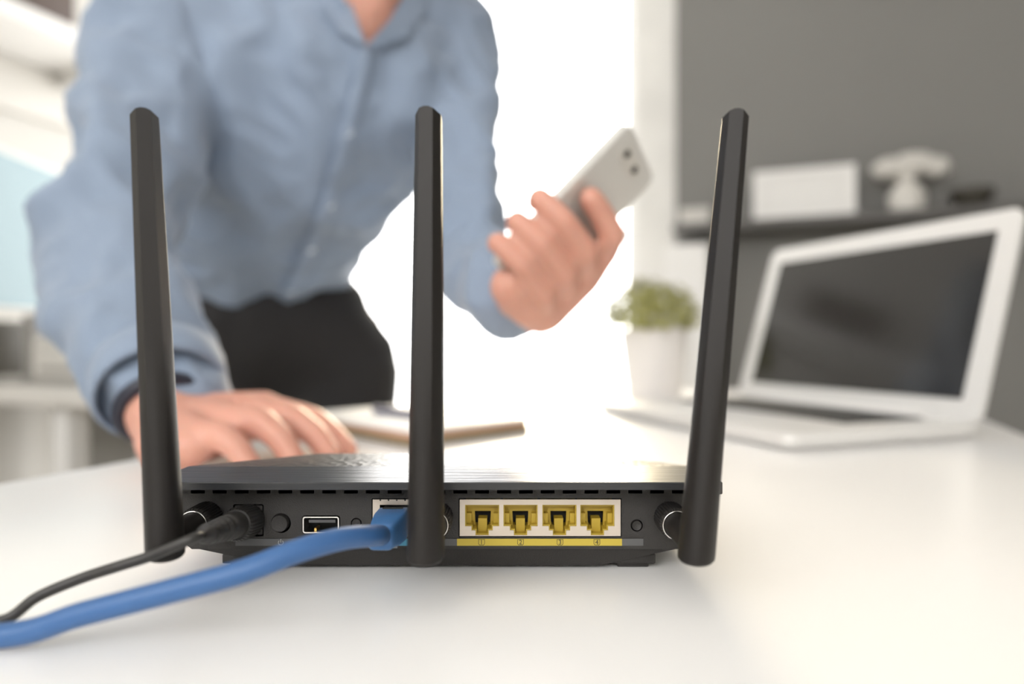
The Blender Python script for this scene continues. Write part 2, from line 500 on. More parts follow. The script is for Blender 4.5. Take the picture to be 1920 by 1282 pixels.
# label strip under the sockets
def strip(name, x0, x1, m, parent=router):
    return obj(name, box(X_(x0), X_(x1), YP - .0003, YP + .0004, Z_(1022.5), Z_(1009.5)), m, parent)
lbl1 = strip('label_strip', 442, 690, m_grey_lbl)
strip('label_strip', 690, 786, m_blu_lbl)['label'] = 'light blue label under the network socket'
strip('label_strip', 786, 857, m_grey_lbl)
lbly = strip('label_strip', 857, 1166, m_yel_lbl); lbly['label'] = 'yellow label with numbers 1 to 4'
strip('label_strip', 1166, 1206, m_grey_lbl)
for n, cx in zip('1234', (903, 976, 1050, 1119)):
    obj('numeral', text_bm(n, 0.0026, X_(cx), Z_(1016.2), YP - .00036), m_ink, lbly)
    o_ = [(-6, -5.6), (6, -5.6), (6, 3), (4, 5.4), (-4, 5.4), (-6, 3)]
    i_ = [(-5.2, -4.9), (5.2, -4.9), (5.2, 2.7), (3.6, 4.6), (-3.6, 4.6), (-5.2, 2.7)]
    obj('badge_outline', plate_mesh(shape([(cx + x, 1016 + y) for x, y in o_]), [shape([(cx + x, 1016 + y) for x, y in i_])], .0001, YP - .00038), m_ink, lbly)
bm = bmesh.new()
pts = [Vector((X_(527) + 4.6 * S * sin(a), YP - .00035, Z_(1016.5) + 4.6 * S * cos(a))) for a in [radians(40 + 280 * k / 20) for k in range(21)]]
tube(bm, pts, .00016, 6)
tube(bm, [(X_(527), YP - .00035, Z_(1009.8)), (X_(527), YP - .00035, Z_(1016))], .00016, 6)
obj('power_symbol', bm, m_print, lbl1)

# four-socket block
blk = obj('socket_block', plate_mesh(shape([(862, 936), (1163.5, 936), (1163.5, 1004.5), (862, 1004.5)]), [shape(port_shape(c)) for c in PORTS], .0006, YP - .0002), m_shield, router, 30)
blk['label'] = 'metal faced block of four yellow network sockets'
def make_port(cx, m, parent):
    r = obj('socket', plate_mesh(shape(port_shape(cx, -1.2)), [shape(port_shape(cx, 2.0))], .0105, YP + .0005), m, parent, 30)
    bw = plate_mesh(shape([(cx - 32, 945), (cx + 32, 945), (cx + 32, 1004), (cx - 32, 1004)]), [shape([(cx - 15.5, 965), (cx + 15.5, 965), (cx + 14, 993), (cx - 14, 993)])], .0012, YP + .0065)
    # sloping ceiling and side cheeks
    bx(bw, X_(cx - 30), X_(cx + 30), YP + .003, YP + .0067, Z_(953), Z_(945))
    bx(bw, X_(cx - 31), X_(cx - 21), YP + .0035, YP + .0067, Z_(984), Z_(966))
    bx(bw, X_(cx + 21), X_(cx + 31), YP + .0035, YP + .0067, Z_(984), Z_(966))
    bx(bw, X_(cx - 8.5), X_(cx + 8.5), YP + .0045, YP + .0100, Z_(1001), Z_(977), M=None)
    obj('insert', bw, m, parent, 30)
    cav = plate_mesh(shape([(cx - 33, 944), (cx + 33, 944), (cx + 33, 1005), (cx - 33, 1005)]), [], .0005, YP + .0110)
    obj('cavity', cav, m_blk_dark, parent)
for c in PORTS: make_port(c, m_yel, blk)

# single network socket, behind the blue plug
wan = obj('network_socket', plate_mesh(shape([(699, 936), (784, 936), (784, 1005), (699, 1005)]), [shape([(712, 946), (774, 946), (774, 990), (755, 990), (755, 999), (731, 999), (731, 990), (712, 990)])], .0006, YP - .0002), m_shield, router, 30)
for k in range(5):
    obj('notch', box(X_(712 + 15.5 * k), X_(714.5 + 15.5 * k), YP - .0004, YP + .0003, Z_(938.5), Z_(936)), m_ink, wan)
bm = bmesh.new(); bx(bm, X_(700), X_(783), YP + .011, YP + .012, Z_(1004), Z_(937)); obj('cavity', bm, m_blk_dark, wan)

# power socket recess, buttons, usb
ps = obj('power_socket', plate_mesh(rr_px(440, 491.5, 948, 1002.5, 2), [circ(X_(466), Z_(976), 20 * S)], .001, YP + .0004), m_blk, router)
obj('cavity', box(X_(438), X_(493), YP + .006, YP + .0065, Z_(1004), Z_(946)), m_blk_dark, ps)
def button(name, px, py, r, dome, lab=None):
    bm = bmesh.new()
    M = Matrix.Translation((X_(px), YP, Z_(py))) @ Matrix.Rotation(radians(90), 4, 'X')
    lathe(bm, [(r * S, -.004), (r * S, dome - .0004), (r * S * .93, dome), (r * S * .5, dome - .0003), (.00002, dome - .0004)], 28, M)
    o = obj(name, bm, m_blk, router, 40)
    if lab: o['label'] = lab
    return o
button('power_button', 525.5, 980, 16, .0014, 'round black power button')
button('reset_button', 668, 981, 8.6, .0002)
button('pairing_button', 1194, 985, 9.3, .0002)
usb = obj('usb_port', plate_mesh(rr_px(568, 636, 968, 999, 4.5), [rr_px(570.2, 633.8, 970.2, 996.8, 3.2)], .010, YP - .0004), m_chrome, router, 30)
usb['label'] = 'rectangular port with bright metal rim'
obj('tongue', box(X_(577), X_(627), YP + .0015, YP + .010, Z_(981.5), Z_(976)), m_grey_lbl, usb)
obj('cavity', box(X_(569), X_(635), YP + .0097, YP + .0102, Z_(998.5), Z_(968.5)), m_blk_dark, usb)
obj('contact', box(X_(588), X_(592), YP + .001, YP + .006, Z_(996), Z_(991)), m_gold, usb)

# antennas on swivel knobs
YA = 0.238
HP = DT + CH - (985 - 641) / 1280 * .262      # pivot height
def antenna(xp, xa, lean_out, twist, low, label):
    a = bpy.data.objects.new('antenna', None); link(a, router); a['label'] = label
    M = Matrix.Translation((xp, YP, HP)) @ Matrix.Rotation(radians(90), 4, 'X')
    bm = bmesh.new()
    lathe(bm, [(.0056, -.001), (.0062, .0003), (.0062, .0115), (.0056, .0125), (.0003, .0125)], 72, M, wob=lambda k: .035 if k % 2 else -.02)
    kn = obj('knob', bm, m_blk, a, 25)
    bm = bmesh.new()
    ring = [M @ Vector((.0053 * cos(2 * pi * k / 48), .0053 * sin(2 * pi * k / 48), .0129)) for k in range(49)]
    tube(bm, ring, .00035, 8, caps=False)
    rg = obj('knob_ring', bm, m_chrome, kn, 60)
    bm = bmesh.new()
    lathe(bm, [(.0049, .0115), (.0049, .030), (.0046, .0345), (.0003, .0345)], 32, M)
    obj('hinge', bm, m_ant, a, 40)
    # blade
    base = Vector((xa, YA, HP))
    L0, L1 = -.0068, .1545
    up = Vector((sin(radians(lean_out)), sin(radians(3.0)), 1)).normalized()
    N = 36
    hexv = [(0.52, -1.0), (1.0, -0.25), (1.0, 0.35), (0.52, 1.0), (-0.52, 1.0), (-1.0, 0.35), (-1.0, -0.25), (-0.52, -1.0)]
    def hexr(ang):
        d = (cos(ang), sin(ang)); best = None
        for (x0, y0), (x1, y1) in zip(hexv, hexv[1:] + hexv[:1]):
            ex, ey = x1 - x0, y1 - y0; den = d[0] * ey - d[1] * ex
            if abs(den) < 1e-9: continue
            t = (x0 * ey - y0 * ex) / den; s = (x0 * d[1] - y0 * d[0]) / den
            if t > 0 and -1e-6 <= s <= 1 + 1e-6: best = t if best is None else min(best, t)
        return best or 1.0
    angs = sorted({round(2 * pi * k / N, 6) for k in range(N)} | {round(atan2(y, x) % (2 * pi), 6) for x, y in hexv})
    ct, st = cos(radians(twist)), sin(radians(twist))
    rings = []
    levels = [(low, .90), (low + .0007, .985), (low + .0022, 1.0)] + [(.0 + .142 * k / 16, 1.0) for k in range(17)] + [(.1535, 1.0)]
    for z, f in levels:
        t = max(0, min(1, z / .151)); t2 = max(0, min(1, (z - .012) / .07)); t2 = t2 * t2 * (3 - 2 * t2)
        hw_, hd = (.0064 * (1 - t) + .0046 * t) * f, (.0094 * (1 - t) + .0066 * t) * f
        ring = []
        for an in angs:
            rh = hexr(an); r = 1.0 * (1 - t2) + rh * t2
            x, y = r * cos(an) * hw_, r * sin(an) * hd
            X, Y = x * ct - y * st, x * st + y * ct
            zz = z
            if z == levels[-1][0]:
                zz = .1535 - max(0, abs(x) - .0008) * .42 - max(0, y) * .95
            ring.append(base + Vector((X, Y, 0)) + up * zz)
        rings.append(ring)
    bm = bmesh.new(); loft(bm, rings)
    obj('blade', bm, m_ant, a, 22)
    return a
antenna(-.1226, -.1210, -4.3, 24, -.0040, 'black antenna at the left end of the router')
antenna(-.0300, -.0300, 0.0, -2, -.0052, 'middle black antenna')
antenna(.0634, .0646, 6.0, -14, -.0052, 'black antenna at the right end of the router')

# ------------------------------------------------------------------ blue network cable
net = thing('network_cable', 'blue network cable plugged into the router and running off to the left', 'cable', (0, 0, 0))
pc = Vector((X_(741), YP, Z_(973)))
def rsec(Y, cx, cz, hw, hh, r=.0012):
    return [Vector((x, Y, z)) for x, z in rrect(cx - hw, cx + hw, cz - hh, cz + hh, r, 3)]
bm = bmesh.new()
loft(bm, [rsec(.2820, pc.x, pc.z, .0056, .0038, .0003), rsec(.2660, pc.x, pc.z, .0058, .0042, .0003)])
bx(bm, pc.x - .003, pc.x + .003, .262, .280, pc.z - .0078, pc.z - .0066)
bx(bm, pc.x - .003, pc.x + .003, .278, .282, pc.z - .0078, pc.z - .0036)
obj('plug', bm, m_clear, net)
bm = bmesh.new()
loft(bm, [rsec(.2715, pc.x, pc.z, .0060, .0055, .0010), rsec(.2640, pc.x, pc.z, .0062, .0057, .0014), rsec(.2560, pc.x, pc.z + .0003, .0057, .0054, .0018),
          rsec(.2490, pc.x - .0002, pc.z + .0006, .0049, .0047, .0022), rsec(.2465, pc.x - .0003, pc.z + .0006, .0047, .0045, .0022), rsec(.2455, pc.x - .0003, pc.z + .0006, .0041, .0039, .0022)])
obj('boot', bm, m_boot, net, 40)
bm = bmesh.new(); bx(bm, pc.x - .004, pc.x + .004, .2690, .2698, pc.z + .0050, pc.z + .0060); obj('boot_slot', bm, m_ink, net)
start = Vector((pc.x - .0003, .2500, pc.z + .0006))
cpts = [start, at(700, 1004, .236), at(640, 1010, .222), at(560, 1032, .212), at(450, 1073, .205), at(300, 1113, .203), at(150, 1152, .204), at(0, 1192, .205), W(-.21, .206, .0036), W(-.30, .20, .0036), W(-.38, .19, .0036)]
bm = bmesh.new(); tube(bm, catmull(cpts, 8), .0037, 18); obj('cord', bm, m_cable, net, 60)

# ------------------------------------------------------------------ black power cord
pw = thing('power_cord', 'black power cord with a round ribbed plug at the left of the router', 'cable', (0, 0, 0))
p0, p1 = Vector((X_(467), YP + .0005, Z_(976))), at(385, 1002, .236)
ax = (p1 - p0).normalized(); Ln = (p1 - p0).length
Mx = Matrix.Translation(p0) @ ax.to_track_quat('Z', 'Y').to_matrix().to_4x4()
bm = bmesh.new()
lathe(bm, [(.0040, -.004), (.0060, .0004), (.0066, .0016), (.0065, .0125), (.0058, .0140), (.0003, .0140)], 64, Mx, wob=lambda k: .02 if k % 2 else -.02)
obj('plug_grip', bm, m_rub, pw, 25)
prof = [(.0003, .0135), (.0051, .0137), (.0050, .0215), (.0046, .0225)]
z = .0235
for k in range(4):
    prof += [(.0037 - .0001 * k, z), (.0037 - .0001 * k, z + .0012), (.0047 - .0003 * k, z + .0016), (.0046 - .0003 * k, z + .0034)]
    z += .0042
prof += [(.0030, z), (.0022, z + .004), (.0003, z + .004)]
bm = bmesh.new(); lathe(bm, prof, 28, Mx); obj('strain_relief', bm, m_rub, pw, 50)
e = Mx @ Vector((0, 0, z + .001))
cp = [e, Mx @ Vector((0, 0, z + .010)), at(280, 1043, .226), at(220, 1062, .2255), at(150, 1085, .226), at(70, 1119, .223), at(0, 1164, .2185), W(-.19, .229, .0022), W(-.25, .25, .0019), W(-.34, .27, .0019)]
bm = bmesh.new(); tube(bm, catmull(cp, 8), .0018, 12); obj('cord', bm, m_rub, pw, 60)

# ------------------------------------------------------------------ laptop
lap = thing('laptop', 'open silver laptop with a blank dark screen on the right of the desk', 'laptop', (.3935, .825, DT), atan2(-.938, .348))
lw, ld = .354, .236
bm = bmesh.new()
prof = rrect(-lw / 2, lw / 2, -ld, 0, .012, 5)
loft(bm, [[Vector((x * .985, y * .97 - .004, .0015)) for x, y in prof], [Vector((x, y, .006)) for x, y in prof], [Vector((x, y, .0145)) for x, y in prof], [Vector((x * .998, y * .998, .0152)) for x, y in prof]])
base = obj('base', bm, m_alu, lap, 30)
for sx in (-1, 1):
    for sy in (-.03, -ld + .03):
        bm = bmesh.new(); bmesh.ops.create_cone(bm, cap_ends=True, segments=12, radius1=.007, radius2=.007, depth=.0022, matrix=Matrix.Translation((sx * (lw / 2 - .03), sy, .0011))); obj('rubber_foot', bm, m_key, base)
obj('keyboard_well', box(-.137, .137, -.132, -.024, .0149, .0155), m_key, lap)
bm = bmesh.new()
for r in range(6):
    for c in range(14):
        if r == 5 and 3 <= c <= 8: continue
        x0 = -.134 + c * .01925; y0 = -.0265 - r * .0178
        bx(bm, x0, x0 + .0165, y0 - .0150, y0, .0156, .0170)
bx(bm, -.134 + 3 * .01925, -.134 + 9 * .01925 - .0027, -.0265 - 5 * .0178 - .015, -.0265 - 5 * .0178, .0156, .0170)
k_ = obj('keycaps', bm, m_key, lap); k_['kind'] = 'stuff'
obj('trackpad', box(-.055, .055, -.222, -.142, .0152, .0156, bev=.0001), m_alu, lap)
tilt = radians(17)
LM = Matrix.Translation((0, -.006, .013)) @ Matrix.Rotation(-tilt, 4, 'X')
prof = [(x, z) for x, z in rrect(-lw / 2, lw / 2, .002, .225, .012, 5)]
bm = bmesh.new()
loft(bm, [[LM @ Vector((x, 0, z)) for x, z in prof], [LM @ Vector((x, .005, z)) for x, z in prof]])
lidl = obj('display_lid', bm, m_alu, lap, 30)
bm = bmesh.new(); bx(bm, -lw / 2 + .022, lw / 2 - .022, -.0006, .0004, .024, .203, M=LM); s_ = obj('screen', bm, m_scr, lap); s_['label'] = 'blank dark glossy screen'
bm = bmesh.new(); tube(bm, [(-.12, -.004, .0150), (.12, -.004, .0150)], .0055, 14); obj('hinge', bm, m_alu, lap)

# ------------------------------------------------------------------ notebook, pen
nb0 = Vector((-.088, .600, 0)); ang = atan2(.177, -.155)   # near corner; long side runs to the far left
nbk = thing('notebook', 'thick tan notebook with white pages on top beside the hand', 'notebook', (nb0.x, nb0.y, DT), atan2(.70, .714))
# local x: to the far right, local y: to the far left
obj('lower_cover', box(0, .150, 0, .215, 0, .0055, bev=.0012), m_olive, nbk)
obj('page_block', box(.002, .148, .002, .213, .0055, .0120, bev=.0006), m_tan, nbk)
obj('top_sheet', box(.001, .149, .001, .214, .0120, .0150, bev=.0006), m_paper, nbk)
pen = thing('pen', 'slim grey pen lying on the white page of the notebook', 'pen', (nb0.x, nb0.y, DT + .0150), atan2(.70, .714))
bm = bmesh.new(); tube(bm, [(.060, .150, .0042), (.0601, .095, .0042), (.0602, .050, .0042)], [.0042, .0042, .0038], 14); obj('barrel', bm, mat('pen_grey', (.20, .19, .24), .4), pen)
bm = bmesh.new(); tube(bm, [(.0602, .050, .0042), (.0603, .038, .0042)], [.0034, .0007], 14); obj('tip', bm, m_chrome, pen)
bm = bmesh.new(); bx(bm, .0592, .0608, .115, .150, .0082, .0094); obj('clip', bm, m_chrome, pen)

# ------------------------------------------------------------------ plant
pp = at(1226, 745, 1.12); 
plant = thing('potted_plant', 'small bushy green plant in a white pot on the desk', 'plant', (pp.x, pp.y, DT))
bm = bmesh.new()
lathe(bm, [(.040, 0), (.043, .001), (.0565, .108), (.0575, .113), (.0540, .113), (.0530, .104), (.0003, .104)], 40)
pot = obj('pot', bm, m_pot, plant, 40)
bm = bmesh.new(); lathe(bm, [(.0527, .098), (.0527, .1055), (.0003, .107)], 24); obj('soil', bm, m_soil, plant)
bm = bmesh.new(); random.seed(3)
for k in range(26):
    a = random.uniform(0, 2 * pi); r = random.uniform(.005, .04)
    top = Vector((cos(a) * r * 1.5, sin(a) * r * 1.5, .10 + random.uniform(.05, .085)))
    tube(bm, [(cos(a) * r * .6, sin(a) * r * .6, .104), tuple(top)], .0012, 5)
for k in range(620):
    a = random.uniform(0, 2 * pi); q = random.random(); el = math.acos(1 - q * 0.98)
    rr = random.uniform(.72, 1.03)
    c = Vector((.086 * sin(el) * cos(a) * rr - .007, .086 * sin(el) * sin(a) * rr, .115 + .084 * cos(el) * rr))
    n = Vector((sin(el) * cos(a), sin(el) * sin(a), cos(el) * .8 + .3)); n = (n + Vector((random.uniform(-.6, .6), random.uniform(-.6, .6), random.uniform(-.3, .6)))).normalized()
    t = n.orthogonal().normalized(); t = (Matrix.Rotation(random.uniform(0, 6.28), 3, n) @ t); b = n.cross(t)
    l, w = random.uniform(.007, .011), random.uniform(.0035, .0055)
    vs = [bm.verts.new(c + t * l * x + b * w * y + n * zz) for x, y, zz in ((-1, 0, 0), (-.2, -1, .001), (1, 0, -.002), (-.2, 1, .001))]
    bm.faces.new((vs[0], vs[1], vs[2])); bm.faces.new((vs[0], vs[2], vs[3]))
f_ = obj('foliage', bm, m_leaf, plant, 60, recalc=False); f_['kind'] = 'stuff'

# ------------------------------------------------------------------ the person
# measured body: (photo x, photo y, distance, radius in photo pixels)
LAT = Vector((.96, .26, 0)).normalized()
def lv(p, off): return p + LAT * off
P1, P2, P3, P4 = at(502, 455, 1.00), at(540, 375, .945), at(592, 270, .895), at(625, 150, .855)
SHL, SHR = at(842, 75, .895), at(288, 15, .805)          # shoulders: image right, image left
ELL, ELR = at(884, 500, .765), at(203, 440, .665)
WRL, WRR = at(985, 552, .560), at(312, 788, .505)
NK = at(700, -20, .815)
def C(p, r): return (p.x, p.y, p.z, r)
shirt_ch = [
    [C(lv(P1, -.025), .108), C(lv(P2, -.02), .105), C(lv(P3, -.05), .112), C(lv(P4, -.085), .100)],
    [C(lv(P1, .022), .106), C(lv(P2, .022), .104), C(lv(P3, .040), .108), C(lv(P4, .085), .098)],
    [C(P1, .110), C(P2, .110), C(P3, .118), C(P4, .112), C(at(668, 40, .83), .085)],
    [C(lv(P4, -.085), .095), C(SHR, .068)], [C(lv(P4, .085), .090), C(SHL, .060)],
    [C(SHR, .068), C(at(668, 20, .84), .07), C(SHL, .060)],
    # sleeve, image left
    [C(SHR, .068), C(at(284, 130, .765), .066), C(at(268, 260, .722), .063), C(at(228, 370, .685), .060), C(ELR, .061), C(at(218, 540, .630), .060), C(at(262, 640, .575), .052), C(at(318, 745, .525), .0435)],
    # sleeve, image right
    [C(SHL, .062), C(at(858, 190, .872), .052), C(at(862, 330, .82), .045), C(at(872, 430, .785), .044), C(ELL, .046), C(at(915, 528, .67), .043), C(at(955, 548, .600), .036)],
]
me = organic('shirt', shirt_ch, [], .006, 8)
def folds(me):
    nrm = [v.normal.copy() for v in me.vertices]
    for v, n in zip(me.vertices, nrm):
        p = v.co
        q = Vector((p.x * 1.0, p.y * 1.0, p.z * 0.55)) * 9.5
        a = 1 - abs(noise.noise(q + Vector((3.1, 0, 0)))) * 2
        q2 = Vector((p.x + p.z * .7, p.y, p.z - p.x * .3)) * 21
        b = 1 - abs(noise.noise(q2)) * 2
        # ring-like creases in the sleeve on the image left
        s = 0.0
        if p.x < -.30 + (p.z - DT) * -.12:
            s = sin((p.z * 1.0 + p.x * .5 + .03 * noise.noise(p * 9)) * 75) * .5
        v.co = p + n * (.0135 * a + .0065 * b + .0055 * s - .0095)
folds(me)
cb = Vector((0, 0, DT + CH))
def px_of(p): return 960 + p.x / p.y * 1280, 641 - (p.z - DT - CH) / p.y * 1280
# open neck: cut a V out of the front of the shirt
bm = bmesh.new(); bm.from_mesh(me)
kill = []
for f in bm.faces:
    c = f.calc_center_median()
    if f.normal.y > 0.3: continue
    x, y = px_of(c)
    if y < 92 and c.z > DT + .40:
        t = (92 - y) / 92.0
        if 691 - 46 * t < x < 691 + 78 * t: kill.append(f)
bmesh.ops.delete(bm, geom=kill, context='FACES')
bm.to_mesh(me); bm.free()

# ---- body
def hand_on_desk():
    w = WRR
    fingers = [
        [(-.2195, .472, .028, .0125), (-.1960, .463, .029, .0105), (-.1840, .459, .021, .0090), (-.1745, .456, .0085, .0082)],
        [(-.2150, .496, .036, .0130), (-.1790, .486, .0360, .0112), (-.1635, .482, .025, .0098), (-.1525, .479, .0092, .0088)],
        [(-.2080, .521, .041, .0130), (-.1660, .513, .0360, .0112), (-.1475, .508, .025, .0098), (-.1340, .505, .0092, .0088)],
        [(-.1980, .545, .040, .0125), (-.1590, .545, .0310, .0108), (-.1420, .539, .020, .0096), (-.1285, .533, .0090, .0086)]]
    ch = []
    for f in fingers:
        ch.append([(*W(x, y, hh), r) for x, y, hh, r in f])
        m = W(*f[0][:3])
        ch.append([C(w, .024), C((w + m) * .5 + Vector((0, 0, -.002)), .019), (*m, f[0][3] + .002)])
    th = [(-.232, .525, .026, .016), (-.205, .566, .026, .0135), (-.172, .575, .020, .0115), (-.148, .568, .0105, .0095)]
    ch.append([(*W(x, y, hh), r) for x, y, hh, r in th])
    # heel of the hand, towards the lens
    ch.append([C(w, .024), (*W(-.236, .468, .020), .019), (*W(-.218, .465, .0215), .0145)])
    ch.append([(*W(-.246, .482, .024), .020), (*W(-.222, .505, .022), .017)])
    return ch
PA, PW_, PNv = Vector((.695, 0, .72)).normalized(), None, None
PWd = Vector((.43, .80, -.42)); PWd = (PWd - PA * PWd.dot(PA)).normalized()
PN = -PA.cross(PWd).normalized()
if PN.y > 0: PN = -PN
PC = at(1200, 283, .53) - PA * .0715
def ph(a, w, n): return PC + PA * a + PWd * w + PN * n
def hand_phone():
    ch = []
    for a, s in ((.004, 1.0), (-.019, 1.03), (-.042, 1.0), (-.0635, .92)):
        r = .0092 * s
        if a > 0:   # forefinger rests along the back, a little straighter
            pts = [(a - .004, .034, .018, r + .002), (a + .004, .012, .0285, r + .0014), (a + .008, -.006, .0190, r + .0008), (a + .009, -.0190, .0140, r)]
        else:
            pts = [(a - .004, .036, .016, r + .002), (a + .002, .002, .0290, r + .0008), (a + .004, -.028, .0180, r), (a + .004, -.0430, -.001, r - .0008), (a + .003, -.0300, -.0130, r - .0018)]
        ch.append([C(ph(*p[:3]), p[3]) for p in pts])
        m = ph(*pts[0][:3])
        q = ph(max(a - .030, -.066), .044, .012)
        ch.append([C(WRL, .022), C(ph(-.070, .038, .010), .020), C(q, .016), C(m, r + .002)])
    ch.append([C(WRL, .022), C(ph(-.074, -.006, .006), .017), C(ph(-.074, .022, .010), .018)])
    ch.append([C(WRL, .022), C(ph(-.055, .046, .006), .016), C(ph(-.020, .0480, -.004), .0125), C(ph(.008, .040, -.0135), .0108), C(ph(.028, .028, -.0140), .0092)])
    return ch
HD = Vector((-.135, .755, DT + .655))
look = Vector((.30, -.62, -.72)).normalized()
side = look.cross(Vector((0, 0, 1))).normalized(); upv = side.cross(look).normalized()
HR = Matrix((side, look, upv)).transposed()
def hp(a, b, c): return HD + side * a + look * b + upv * c
LEG = {1: [at(640, 690, 1.07), W(-.262, 1.03, -.30), W(-.255, 1.12, -.665)], 0: [W(-.43, 1.09, .045), W(-.45, 1.06, -.30), W(-.46, 1.16, -.665)]}
body_ch = [
    [C(P1, .075), C(P2, .078), C(P3, .090), C(P4, .094), C(at(672, 30, .83), .072), C(NK, .056), C(HD - Vector((0, -.02, .03)), .055)],
    [C(lv(P1, -.02), .075), C(lv(P3, -.04), .082), C(lv(P4, -.08), .068), C(SHR, .042)], [C(lv(P1, .02), .075), C(lv(P3, .035), .080), C(lv(P4, .07), .066), C(SHL, .036)],
    [C(SHR, .042), C(at(270, 260, .722), .038), C(ELR, .036), C(at(262, 640, .575), .032), C(WRR, .026)],
    [C(SHL, .036), C(at(860, 190, .872), .033), C(at(862, 330, .82), .032), C(ELL, .029), C(at(915, 528, .67), .025), C(WRL, .023)],
    [C(LEG[1][0], .074), C(LEG[1][1], .052), C(LEG[1][2], .038)], [C(LEG[0][0], .074), C(LEG[0][1], .052), C(LEG[0][2], .038)],
    [C(P1, .075), C(LEG[1][0], .070)], [C(P1, .075), C(LEG[0][0], .070)],
    [C(hp(0, .088, .012), .010), C(hp(0, .106, -.018), .0125), C(hp(0, .092, -.026), .012)],
    [C(hp(-.026, .086, -.052), .008), C(hp(.026, .086, -.052), .008)],
    [C(hp(-.040, .082, .030), .011), C(hp(.040, .082, .030), .011)],
] + hand_on_desk() + hand_phone()
for sx in (-1, 1):
    body_ch.append([C(hp(sx * .076, -.004, .020), .010), C(hp(sx * .082, -.010, .000), .011), C(hp(sx * .076, -.002, -.022), .008)])
body_b = [(HD + upv * .015, (.074, .092, .100), HR), (hp(0, .030, -.055), (.056, .062, .060), HR), (hp(0, .075, -.092), (.022, .018, .018), HR)]
bme = organic('person', body_ch, body_b, .0032, 3)
person = meshobj('person', bme, m_skin, None, 180)
tag(person, 'person in a light blue shirt leaning on the desk and holding a phone', 'person')
shirt = meshobj('shirt', me, m_shirt, person, 180)
shirt['label'] = 'light blue long sleeved button shirt'

# face details and hair
for sx in (-1, 1):
    bm = bmesh.new(); bmesh.ops.create_uvsphere(bm, u_segments=14, v_segments=10, radius=.0125, matrix=Matrix.Translation(hp(sx * .031, .078, .012))); ey = obj('eye', bm, m_white, person, 180)
    bm = bmesh.new(); bmesh.ops.create_uvsphere(bm, u_segments=12, v_segments=8, radius=.0062, matrix=Matrix.Translation(hp(sx * .031, .0855, .010))); obj('iris', bm, m_dark, ey, 180)
hme = organic('hair', [], [(hp(0, -.012, .035), (.082, .094, .092), HR), (hp(0, -.040, -.005), (.076, .066, .080), HR), (hp(0, .040, .088), (.052, .045, .025), HR)], .004, 4)
bm = bmesh.new(); bm.from_mesh(hme)
kill = [v for v in bm.verts if ((v.co - HD).dot(look) > .052 and (v.co - HD).dot(upv) < .062) or (v.co - HD).dot(upv) < -.075]
bmesh.ops.delete(bm, geom=kill, context='VERTS'); bm.to_mesh(hme); bm.free()
meshobj('hair', hme, m_hair, person, 180)

# trousers, belt, shoes
PL = at(535, 600, 1.045)
tch = [[C(PL + Vector((.0, .0, .0)), .118), C(LEG[1][0], .094)], [C(PL, .118), C(LEG[0][0], .096)],
       [C(LEG[1][0], .094), C((LEG[1][0] + LEG[1][1]) / 2, .080), C(LEG[1][1], .068), C(LEG[1][2], .056)],
       [C(LEG[0][0], .096), C((LEG[0][0] + LEG[0][1]) / 2, .080), C(LEG[0][1], .068), C(LEG[0][2], .056)],
       [C(lv(PL, -.05), .100), C(lv(PL, .035), .098)]]
tme = organic('trousers', tch, [], .007, 6)
for v in tme.vertices:
    v.co = v.co + v.normal * (.004 * noise.noise(v.co * 14))
meshobj('trousers', tme, m_trs, person, 180)['label'] = 'plain black trousers'
for k in (0, 1):
    an = LEG[k][2]
    sme = organic('shoe', [[(an.x, an.y + .03, .045, .040), (an.x, an.y - .06, .040, .042), (an.x + .005, an.y - .16, .034, .034)], [(an.x, an.y, .05, .04), (an.x, an.y, .085, .048)]], [], .006, 4)
    for v in sme.vertices: v.co.z = max(v.co.z, .001)
    meshobj('shoe', sme, m_shoe, person, 180)

# shirt details laid on the cloth: front band, buttons, collar, cuffs
bvh = BVHTree.FromPolygons([v.co.copy() for v in me.vertices], [tuple(p.vertices) for p in me.polygons])
def on_shirt(px, py):
    d = (at(px, py, 1.0) - cb).normalized()
    h_ = bvh.ray_cast(cb, d)
    return (h_[0], h_[1]) if h_[0] is not None else None
path = [(690, 96), (680, 150), (668, 200), (652, 260), (636, 320), (617, 380), (598, 430), (578, 480), (556, 525), (543, 562)]
bm = bmesh.new(); prev = None
cpath = catmull([(x, y, 0) for x, y in path], 5)
for q in cpath:
    row = []
    for off in (-17, -13, 13, 17):
        hit = on_shirt(q.x + off, q.y)
        if hit is None: row = None; break
        lift = .0085 if abs(off) < 15 else .0005
        row.append(bm.verts.new(hit[0] + Vector((0, -1, 0)) * lift))
    if row and prev:
        for k in range(3): bm.faces.new((prev[k], prev[k + 1], row[k + 1], row[k]))
    prev = row
pk = obj('button_band', bm, m_shirt, shirt, 180)
for x, y in ((677, 168), (655, 250), (620, 385), (585, 468), (548, 545)):
    hit = on_shirt(x, y)
    if hit is None: continue
    bm = bmesh.new()
    M = Matrix.Translation(hit[0] + Vector((0, -.005, 0))) @ Matrix.Rotation(radians(90), 4, 'X')
    lathe(bm, [(.0045, -.001), (.0052, 0), (.0048, .0012), (.0030, .0009), (.0002, .0009)], 16, M)
    obj('button', bm, m_btn, shirt, 40)
def collar_flap(pts):
    bm = bmesh.new()
    vs = [Vector(p) for p in pts]
    n = (vs[1] - vs[0]).cross(vs[2] - vs[0]).normalized()
    if n.y > 0: n = -n
    a = [bm.verts.new(v + n * .004) for v in vs]; b = [bm.verts.new(v) for v in vs]
    bm.faces.new(a); bm.faces.new(b[::-1])
    for k in range(len(vs)): bm.faces.new((a[k], a[(k + 1) % len(vs)], b[(k + 1) % len(vs)], b[k]))
    o = obj('collar_flap', bm, m_shirt, shirt, 30)
    md = o.modifiers.new('b', 'BEVEL'); md.width = .0015; md.segments = 2
